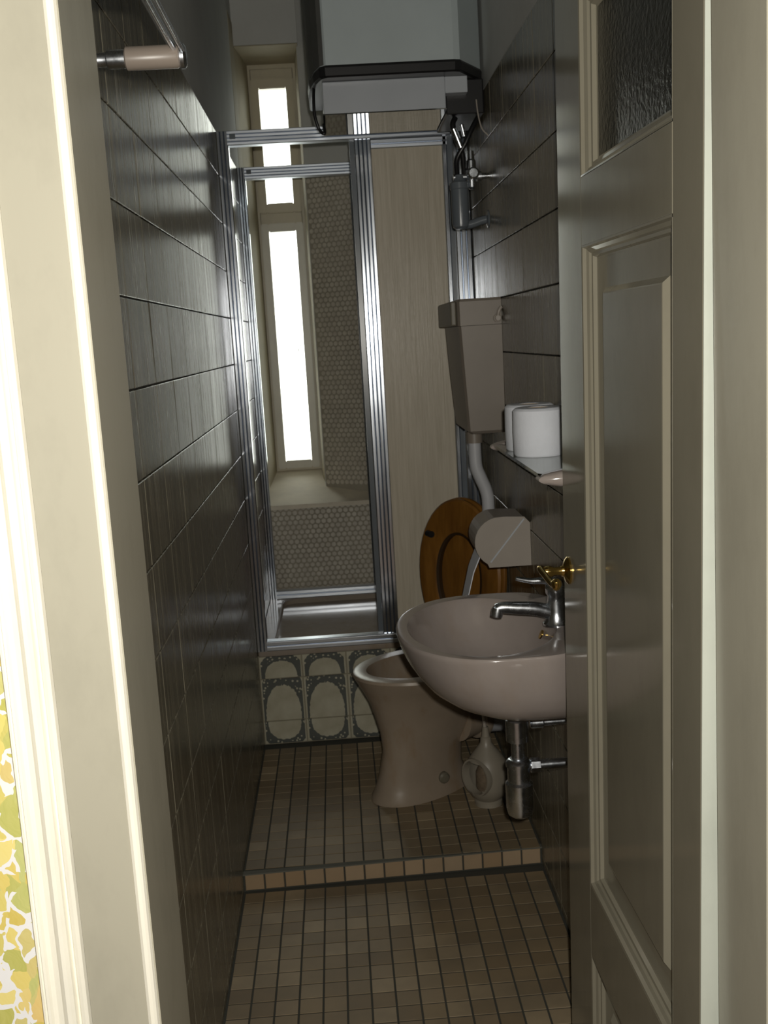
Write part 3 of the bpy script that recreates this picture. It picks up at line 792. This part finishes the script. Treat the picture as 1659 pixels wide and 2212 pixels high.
# ================================================================== CISTERN + FLUSH PIPE
ct = thing('toilet_cistern', 'brownish plastic cistern on the right wall over the toilet', 'cistern', (0.785, 3.1, 1.12))
bm = bmesh.new()
def ring_c(z, xf, y0, y1): return [(xf + .006, y0, z), (XR - .0005, y0, z), (XR - .0005, y1, z), (xf + .006, y1, z), (xf, y1 - .01, z), (xf, y0 + .01, z)]
loft(bm, [ring_c(1.118, .690, 2.945, 3.24), ring_c(1.126, .681, 2.937, 3.25), ring_c(1.30, .672, 2.933, 3.29), ring_c(1.415, .667, 2.930, 3.30)])
link('tank', bm, 'cistern', ct)
bm = bmesh.new(); loft(bm, [ring_c(1.416, .665, 2.9295, 3.301), ring_c(1.481, .665, 2.9295, 3.301), ring_c(1.488, .670, 2.934, 3.296)]); link('lid', bm, 'cistern', ct)
link('flush_plate', bbox(.649, .6655, 2.965, 3.300, 1.417, 1.484, .004), 'cistern_dk', ct)
bm = bmesh.new(); lathe(bm, (0.772, 2.931, 1.432), (0, -1, 0), [(0.011, 0), (0.011, .012), (0.007, .014), (0.007, .022)]); tube(bm, [(0.772, 2.915, 1.432), (0.775, 2.912, 1.45), (0.7825, 2.912, 1.462)], .005)
link('inlet_valve', bm, 'holder', ct, True)
fp = thing('flush_pipe', 'grey plastic flush pipe with an offset bend below the cistern', 'pipe', (0.73, 3.03, 0.42))
bm = bmesh.new(); tube(bm, [(0.708, 3.03, 1.117), (0.708, 3.03, 1.06), (0.710, 3.03, 1.015), (0.722, 3.03, .98), (0.735, 3.03, .945), (0.740, 3.03, .905), (0.738, 3.035, .80), (0.742, 3.05, .62), (0.745, 3.085, .47), (0.742, 3.10, .425), (0.728, 3.10, .405)], 0.0185, 16)
link('pipe', bm, 'pipe', fp, True)
bm = bmesh.new(); cyl(bm, (0.708, 3.03, 1.117), (0.708, 3.03, 1.085), 0.0235, None, 24); link('collar', bm, 'cistern', fp, True)

# ================================================================== TOILET
wc = thing('toilet', 'stained beige pedestal toilet turned toward the left on the raised floor', 'toilet', (0.515, 3.0, H))
TC = Vector((0.515, 3.0, 0)); ang = math.radians(22)
tf = Vector((-math.cos(ang), -math.sin(ang), 0)); ts = Vector((math.sin(ang), -math.cos(ang), 0))
def egg(z, uc, L, W, kk, vc=0.0, n=40):
    out = []
    for i in range(n):
        t = 2 * PI * i / n
        u = uc + L * math.cos(t); v = vc + W * math.sin(t) * (1 + kk * math.cos(t))
        p = TC + tf * u + ts * v; out.append((p.x, p.y, z))
    return out
bm = bmesh.new()
secs = [egg(H, .006, .163, .080, .30, -.018), egg(H + .012, .006, .161, .079, .30, -.018), egg(.085, .006, .148, .070, .28, -.018), egg(.13, .006, .134, .063, .24, -.016), egg(.20, -.001, .128, .062, .15, -.012), egg(.26, -.016, .150, .074, .06, -.008),
        egg(.31, -.014, .162, .088, .03, -.004), egg(.36, -.010, .174, .108, 0, 0), egg(.40, -.006, .190, .135, -.02, 0), egg(.425, -.004, .202, .155, -.03, 0), egg(.440, -.002, .208, .164, -.04, 0), egg(.4475, -.002, .206, .162, -.04, 0), egg(.450, -.002, .198, .154, -.04, 0),
        egg(.449, .006, .160, .118, -.04, 0), egg(.440, .006, .152, .110, -.04, 0), egg(.400, .004, .150, .108, -.03, 0), egg(.33, -.01, .118, .085, 0, 0), egg(.27, -.03, .070, .055, 0, 0), egg(.25, -.04, .04, .035, 0, 0)]
loft(bm, secs, True, True)
link('bowl', bm, 'wc', wc, True)
bm = bmesh.new(); p0 = TC - tf * .115 + Vector((0, 0, .25)); p1 = Vector((0.700, 3.095, .238))
dd = (p1 - p0).normalized()
lathe(bm, p0, dd, [(0.062, 0), (0.055, .04), (0.051, .062), (0.061, .066), (0.064, .078), (0.061, .092)]); link('outlet', bm, 'wc', wc, True)
bm = bmesh.new(); cyl(bm, p0 + dd * .090, Vector((0.783, 3.128, .226)), 0.048, None, 28); lathe(bm, Vector((0.784, 3.128, .226)), (-1, 0, 0), [(0.062, 0), (0.060, .006), (0.05, .010)]); link('waste_pipe', bm, 'pipe', wc, True)
bm = bmesh.new()
for s_ in (1,):
    p = TC + tf * (-.035) + ts * .052 + Vector((0, 0, .105)); lathe(bm, p - ts * .012, ts, [(0.017, 0), (0.017, .012), (0.012, .017), (0.004, .018)], 16)
link('bolt_cover', bm, 'cistern_dk', wc, True)
# raised wooden lid and seat ring, twisted toward the camera
hin = Vector((0.668, 3.112, 0)); la = math.radians(40)
ln = Vector((-math.cos(la), -math.sin(la), 0)); lr = Vector((math.sin(la), -math.cos(la), 0))
def oval_pts(hw, hh, zc, off, n=44):
    out = []
    for i in range(n):
        t = 2 * PI * i / n; x = hw * math.cos(t); z = hh * math.sin(t)
        if z < 0: x = math.copysign(hw * abs(math.cos(t)) ** 0.75, math.cos(t))
        p = hin + lr * x + ln * (off - 0.045 * (zc + z - .46) ); out.append((p.x, p.y, zc + z))
    return out
bm = bmesh.new(); loft(bm, [oval_pts(.160, .212, .696, .000), oval_pts(.166, .219, .696, .004), oval_pts(.166, .219, .696, .012), oval_pts(.160, .213, .696, .016)]); link('lid', bm, 'wood', wc, True)
bm = bmesh.new()
R = [oval_pts(.160, .213, .694, .019), oval_pts(.166, .219, .694, .023), oval_pts(.166, .219, .694, .031), oval_pts(.160, .213, .694, .037), oval_pts(.100, .142, .678, .037), oval_pts(.092, .134, .678, .031), oval_pts(.092, .134, .678, .020), oval_pts(.160, .213, .694, .019)]
loft(bm, R, False, False); link('seat_ring', bm, 'wood', wc, True)
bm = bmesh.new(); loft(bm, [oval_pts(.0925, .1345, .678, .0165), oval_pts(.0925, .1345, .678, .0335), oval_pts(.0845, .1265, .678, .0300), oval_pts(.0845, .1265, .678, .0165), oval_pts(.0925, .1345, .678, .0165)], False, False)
link('seat_gap_shade', bm, simple('painted_gap_shade', (0.035, 0.018, 0.006), 0.5), wc, True)  # dark ring added to paint in the shade between seat ring and lid
bm = bmesh.new()
for s_ in (-.06, .06): a = hin + lr * s_ + ln * .02 + Vector((0, 0, .448)); cyl(bm, a, a + Vector((0, 0, .035)), .011); 
cyl(bm, hin + lr * -.085 + ln * .02 + Vector((0, 0, .478)), hin + lr * .085 + ln * .02 + Vector((0, 0, .478)), .009); link('hinge', bm, 'chrome', wc, True)
bm = bmesh.new()
for zz, xx in ((.80, -.112),): 
    a = hin + lr * xx + ln * (.038 - .045 * (zz - .46)) + Vector((0, 0, zz)); b = a + ln * .009; cyl(bm, a - lr * .010, b + lr * .016, .010)
link('buffer', bm, 'black', wc, True)

# ================================================================== PAPER HOLDER
ph = thing('toilet_paper_holder', 'beige plastic covered paper holder with a hanging paper strip', 'paper holder', (0.785, 2.68, 0.81))
out = [(0.7845, 0.812), (0.7845, 0.918), (0.770, 0.934), (0.722, 0.937)]
for i in range(1, 13):
    a = math.radians(88 + i * 12.5); out.append((0.708 + 0.062 * math.cos(a), 0.875 + 0.062 * math.sin(a)))
out += [(0.680, 0.812)]
bm = bmesh.new(); prism(bm, out, 'Y', 2.612, 2.748)
link('cover', bm, 'holder', ph)
bm = bmesh.new()
prism(bm, [(0.7846, 0.811), (0.7846, 0.920), (0.7705, 0.936), (0.722, 0.939)] + [(0.708 + 0.064 * math.cos(math.radians(88 + i * 12.5)), 0.875 + 0.064 * math.sin(math.radians(88 + i * 12.5))) for i in range(1, 13)] + [(0.678, 0.811)], 'Y', 2.606, 2.6125)
ep = link('end_plate', bm, 'holder', ph)
bm = bmesh.new(); q0 = Vector((0.768, 0, 0.932)); q1 = Vector((0.680, 0, 0.826)); prism(bm, [(q0.x, q0.z), (q0.x + .003, q0.z - .002), (q1.x + .003, q1.z - .002), (q1.x, q1.z)], 'Y', 2.6035, 2.607); link('crease', bm, 'boxwhite', ep)
bm = bmesh.new()
for i in range(2): pass
ptsA = [(0.662, .845), (0.652, .822), (0.640, .795), (0.632, .765), (0.624, .735), (0.618, .712)]
loft(bm, [[(x, 2.635, z), (x + .002, 2.635, z - .001), (x + .002, 2.735 - .1 * (.845 - z), z - .001), (x, 2.735 - .1 * (.845 - z), z)] for x, z in ptsA]); link('paper_strip', bm, 'paper', ph, True)

# ================================================================== SHELF AND ROLLS
sh = thing('wall_shelf', 'greenish glass shelf with pinkish rounded end brackets under the white rolls', 'shelf', (0.785, 2.13, 1.138))
bm = bmesh.new(); loft(bm, [rrect(0.672, XR - .001, 1.86, 2.415, .012, z) for z in (1.1375, 1.1435)]); link('shelf_board', bm, 'shelfglass', sh)
def bracket(ya, yb):
    bm = bmesh.new(); s = 1 if yb > ya else -1
    rings = []
    for yy, w in ((ya, .6), (ya + s * .003, .85), (ya + s * .010, 1.0), (yb - s * .006, 1.0), (yb, .9)):
        c = Vector((0.7845, 0, 1.136)); ring = []
        for i in range(18):
            t = PI / 2 + PI * i / 17
            ring.append((c.x + 0.118 * w * math.cos(t), yy, c.z + (0.018 if True else 0) * w * math.sin(t)))
        rings.append(ring)
    loft(bm, rings); return bm
link('bracket', bracket(1.825, 1.872), 'bahama', sh, True)
link('bracket', bracket(2.440, 2.402), 'bahama', sh, True)
def roll(loc, label, R_=0.0525):
    t = thing('toilet_roll', label, 'toilet roll', loc, 'toilet rolls on the glass shelf')
    x, y, z = loc
    bm = bmesh.new(); n = 40
    prof = [(0.021, 0), (R_ - .003, 0), (R_, .004), (R_ + .0008, .05), (R_, .092), (R_ - .004, .096), (.045, .0975), (.038, .096), (.030, .098), (0.021, .097)]
    loft(bm, [[(x + r * math.cos(2 * PI * i / n), y + r * math.sin(2 * PI * i / n), z + h) for i in range(n)] for r, h in prof + [prof[0]]], False, False)
    link('paper', bm, 'paper', t, True)
    bm = bmesh.new(); loft(bm, [[(x + r * math.cos(2 * PI * i / n), y + r * math.sin(2 * PI * i / n), z + h) for i in range(n)] for r, h in ((.0208, .001), (.0208, .0965), (.0195, .0965), (.0195, .001), (.0208, .001))], False, False)
    link('core', bm, 'cardboard', t, True)
    return t
r1 = roll((0.7295, 2.150, 1.1437), 'nearer white toilet roll standing on the glass shelf')
r2 = r1.copy(); COL.objects.link(r2); r2.location = (0.7315, 2.264, 1.1437); r2['label'] = 'farther white toilet roll on the shelf, mostly behind the nearer one'
for ch in list(r1.children):
    c = ch.copy(); COL.objects.link(c); c.parent = r2

# ================================================================== WASHBASIN
bs = thing('washbasin', 'oval beige wall-hung washbasin on the right wall near the door', 'washbasin', (0.785, 2.115, 0.62))
BC = Vector((0.605, 2.115))
def spow(v, e): return math.copysign(abs(v) ** e, v)
def bout(s=1.0, z=.8, ins=0.0, n=56):
    out = []
    for i in range(n):
        t = 2 * PI * i / n; c, sn = math.cos(t), math.sin(t)
        if c > 0: x = BC.x + (0.1795) * spow(c, .45); yy = BC.y + (0.252) * spow(sn, .62 + .3 * (1 - abs(c)))
        else: x = BC.x + (0.192 - ins) * spow(c, .95); yy = BC.y + (0.252 - ins) * spow(sn, .92)
        if c > 0: yy = BC.y + (0.252 - ins) * spow(sn, .92 - .3 * abs(c))
        x = 0.7845 - (0.7845 - x) * s; yy = BC.y + (yy - BC.y) * s
        out.append((x, yy, z))
    return out
def bin_(rx, ry, cx, z, n=56):
    return [(cx + rx * math.cos(2 * PI * i / n), BC.y + ry * math.sin(2 * PI * i / n), z) for i in range(n)]
bm = bmesh.new()
rings = [bout(.20, .631), bout(.38, .633), bout(.53, .640), bout(.66, .652), bout(.76, .668), bout(.84, .690), bout(.90, .717), bout(.948, .745), bout(.980, .772), bout(.994, .788), bout(.998, .794), bout(1.0, .798), bout(.9995, .801), bout(.997, .8035), bout(.992, .8055), bout(.982, .806)]
rings += [bin_(.152, .222, .588, .804), bin_(.146, .215, .589, .797), bin_(.138, .204, .592, .770), bin_(.120, .178, .600, .725), bin_(.092, .135, .612, .690), bin_(.05, .07, .63, .676), bin_(.022, .024, .64, .672)]
loft(bm, rings); link('bowl', bm, 'bahama', bs, True)
bm = bmesh.new(); lathe(bm, (0.64, BC.y, .671), (0, 0, 1), [(0.024, 0), (0.024, .003), (0.016, .005), (0.012, .003)]); link('drain', bm, 'chrome', bs, True)
bm = bmesh.new(); lathe(bm, (0.722, 2.16, .760), (-1, 0, .5), [(0.010, 0), (0.010, .003), (0.006, .004)]); link('overflow', bm, 'brass', bs, True)
fc = thing('basin_faucet', 'chrome single-lever tap standing on the beige washbasin', 'faucet', (0.735, 2.085, .80))
bm = bmesh.new(); lathe(bm, (0.740, 2.085, .802), (0, 0, 1), [(0.028, 0), (0.028, .004), (0.023, .010), (0.021, .03), (0.018, .05), (0.018, .062), (0.021, .066), (0.021, .082), (0.014, .095), (0.004, .099)])
fb = link('body', bm, 'chrome', fc, True)
bm = bmesh.new(); tube(bm, [(0.738, 2.085, .825), (0.700, 2.085, .837), (0.660, 2.085, .842), (0.630, 2.085, .845), (0.617, 2.085, .842)], .012, 16, 6, (.016, .0105)); lathe(bm, (0.621, 2.085, .845), (-.2, 0, -1), [(0.011, 0), (0.012, .008), (0.012, .018), (0.009, .019)]); link('spout', bm, 'chrome', fc, True)
bm = bmesh.new(); tube(bm, [(0.738, 2.085, .892), (0.715, 2.085, .895), (0.690, 2.085, .896), (0.660, 2.085, .903)], .006, 12, 6, (.009, .0045)); link('lever', bm, 'chrome', fb, True)

sp = thing('siphon', 'chrome bottle trap hanging below the washbasin', 'siphon', (0.655, 2.13, .37))
bm = bmesh.new(); lathe(bm, (0.655, 2.13, .592), (0, 0, 1), [(0.014, 0), (0.024, .003), (0.031, .018), (0.033, .038)]); link('washer', bm, 'holder', sp, True)
bm = bmesh.new(); lathe(bm, (0.657, 2.13, .500), (0, 0, 1), [(0.014, 0), (0.014, .040), (0.024, .042), (0.024, .088), (0.018, .092)])
lathe(bm, (0.657, 2.13, .372), (0, 0, 1), [(0.018, 0), (0.026, .006), (0.0295, .02), (0.0295, .075), (0.024, .080), (0.024, .112), (0.027, .114), (0.027, .122), (0.022, .128), (0.016, .130)]); link('trap_cup', bm, 'chrome', sp, True)
bm = bmesh.new(); cyl(bm, (0.678, 2.13, .484), (XR, 2.13, .484), .0115); cyl(bm, (0.683, 2.13, .484), (0.702, 2.13, .484), .017, None, 8); lathe(bm, (XR - .0005, 2.13, .484), (-1, 0, 0), [(0.030, 0), (0.028, .004), (0.014, .010)]); link('outlet_pipe', bm, 'chrome', sp, True)
av = thing('angle_valve', 'small chrome stop valve on the wall beside the bottle trap', 'valve', (0.785, 2.14, .575))
bm = bmesh.new(); cyl(bm, (XR, 2.14, .574), (0.716, 2.14, .574), .008); lathe(bm, (XR - .0005, 2.14, .574), (-1, 0, 0), [(0.024, 0), (0.022, .004), (0.010, .009)]); tube(bm, [(0.728, 2.14, .578), (0.728, 2.135, .600), (0.731, 2.128, .615), (0.733, 2.12, .628)], .0045); ab = link('body', bm, 'chrome', av, True)
bm = bmesh.new(); lathe(bm, (0.716, 2.14, .574), (-1, 0, 0), [(0.009, 0), (0.0125, .003), (0.0125, .026), (0.008, .030)], 12); link('knob', bm, 'chrome', ab, True)

# ================================================================== BRUSH HOLDER
bh = thing('toilet_brush_holder', 'bulbous cream plastic brush holder with a round opening beside the toilet', 'brush holder', (0.682, 2.895, H))
BX, BY = 0.685, 2.895
bm = bmesh.new()
n = 64
prof = [(0.040, .0), (0.040, .012), (0.034, .016), (0.048, .028), (0.055, .040), (0.060, .050), (0.0625, .062), (0.064, .078), (0.0636, .092), (0.062, .106), (0.058, .120), (0.052, .135), (0.044, .147), (0.036, .158), (0.024, .174), (0.0165, .185), (0.0150, .200), (0.0120, .203)]
loft(bm, [[(BX + r * math.cos(2 * PI * i / n), BY + r * math.sin(2 * PI * i / n), H + h) for i in range(n)] for r, h in prof])
od = Vector((-.80, -.60, 0.05)).normalized(); ax0 = Vector((BX, BY, H + .090))
cut = []
for f in bm.faces:
    c = f.calc_center_median() - ax0; t_ = c.dot(od)
    if t_ > .02 and (c - od * t_).length < .048: cut.append(f)
bmesh.ops.delete(bm, geom=cut, context='FACES')
link('body', bm, 'brush', bh, True)
# round opening: a ring collar, and the dark cavity behind it
od = Vector((-.80, -.60, 0.05)).normalized(); oc = Vector((BX, BY, H + .090)) + od * .047
bm = bmesh.new(); lathe(bm, oc - od * .020, od, [(0.046, 0), (0.0545, .006), (0.0555, .018), (0.0540, .024), (0.0490, .024), (0.0465, .006), (0.046, 0.0)], 40, False); link('opening_rim', bm, 'brush', bh, True)
tb = thing('toilet_brush', 'thin stick of the brush standing in the bulbous holder', 'brush', (BX, BY, H + .20))
bm = bmesh.new(); tube(bm, [(BX, BY, H + .203), (BX - .004, BY, .32), (BX - .012, BY, .40), (BX - .014, BY, .455)], .0048, 10, 6, (.0058, .0035)); link('handle', bm, 'holder', tb, True)
bm = bmesh.new(); cyl(bm, (BX, BY, H + .2035), (BX, BY, H + .232), .012, .0085); link('collar', bm, 'brush', tb, True)
bm = bmesh.new(); lathe(bm, (BX, BY, H + .022), (0, 0, 1), [(0.012, 0), (0.030, .010), (0.034, .035), (0.033, .075), (0.022, .098), (0.008, .108)], 20); link('bristle_head', bm, 'bristle', tb, True)
bm = bmesh.new(); cyl(bm, (BX, BY, H + .128), (BX, BY, H + .205), .005); link('rod', bm, 'holder', tb, True)

# ================================================================== TOWEL RAIL on the left wall near the door
tr = thing('towel_rail', 'chrome towel rail with beige bracket high on the left wall by the doorway', 'towel rail', (0.0, 1.55, 1.79))
for yy in (1.545, 1.225):
    bm = bmesh.new(); lathe(bm, (0.0005, yy, 1.7935), (1, 0, 0), [(0.020, 0), (0.019, .004), (0.011, .008), (0.0095, .012), (0.0095, .040), (0.0125, .042), (0.0125, .068), (0.010, .070)]); link('mount', bm, 'chrome', tr, True)
    bm = bmesh.new(); lathe(bm, (0.066, yy, 1.7935), (1, 0, 0), [(0.013, 0), (0.0155, .002), (0.0155, .070), (0.0135, .073)]); link('bracket', bm, 'rail', tr, True)
    bm = bmesh.new(); lathe(bm, (0.139, yy, 1.7935), (1, 0, 0), [(0.0135, 0), (0.0165, .002), (0.0165, .007), (0.012, .010)]); link('end_cap', bm, 'chrome', tr, True)
bm = bmesh.new(); cyl(bm, (0.134, 1.556, 1.801), (0.134, 1.205, 1.801), .0038, None, 14); link('bar', bm, 'chrome', tr, True)
bm = bmesh.new(); cyl(bm, (0.146, 1.556, 1.797), (0.146, 1.205, 1.797), .0030, None, 14); link('bar', bm, 'chrome', tr, True)

# every setting piece that carries no label of its own keeps the plain name; pieces inherit nothing
for o in bpy.data.objects:
    if o.type == 'MESH' and o.parent is None and 'kind' not in o and 'label' not in o:
        o['kind'] = 'structure'
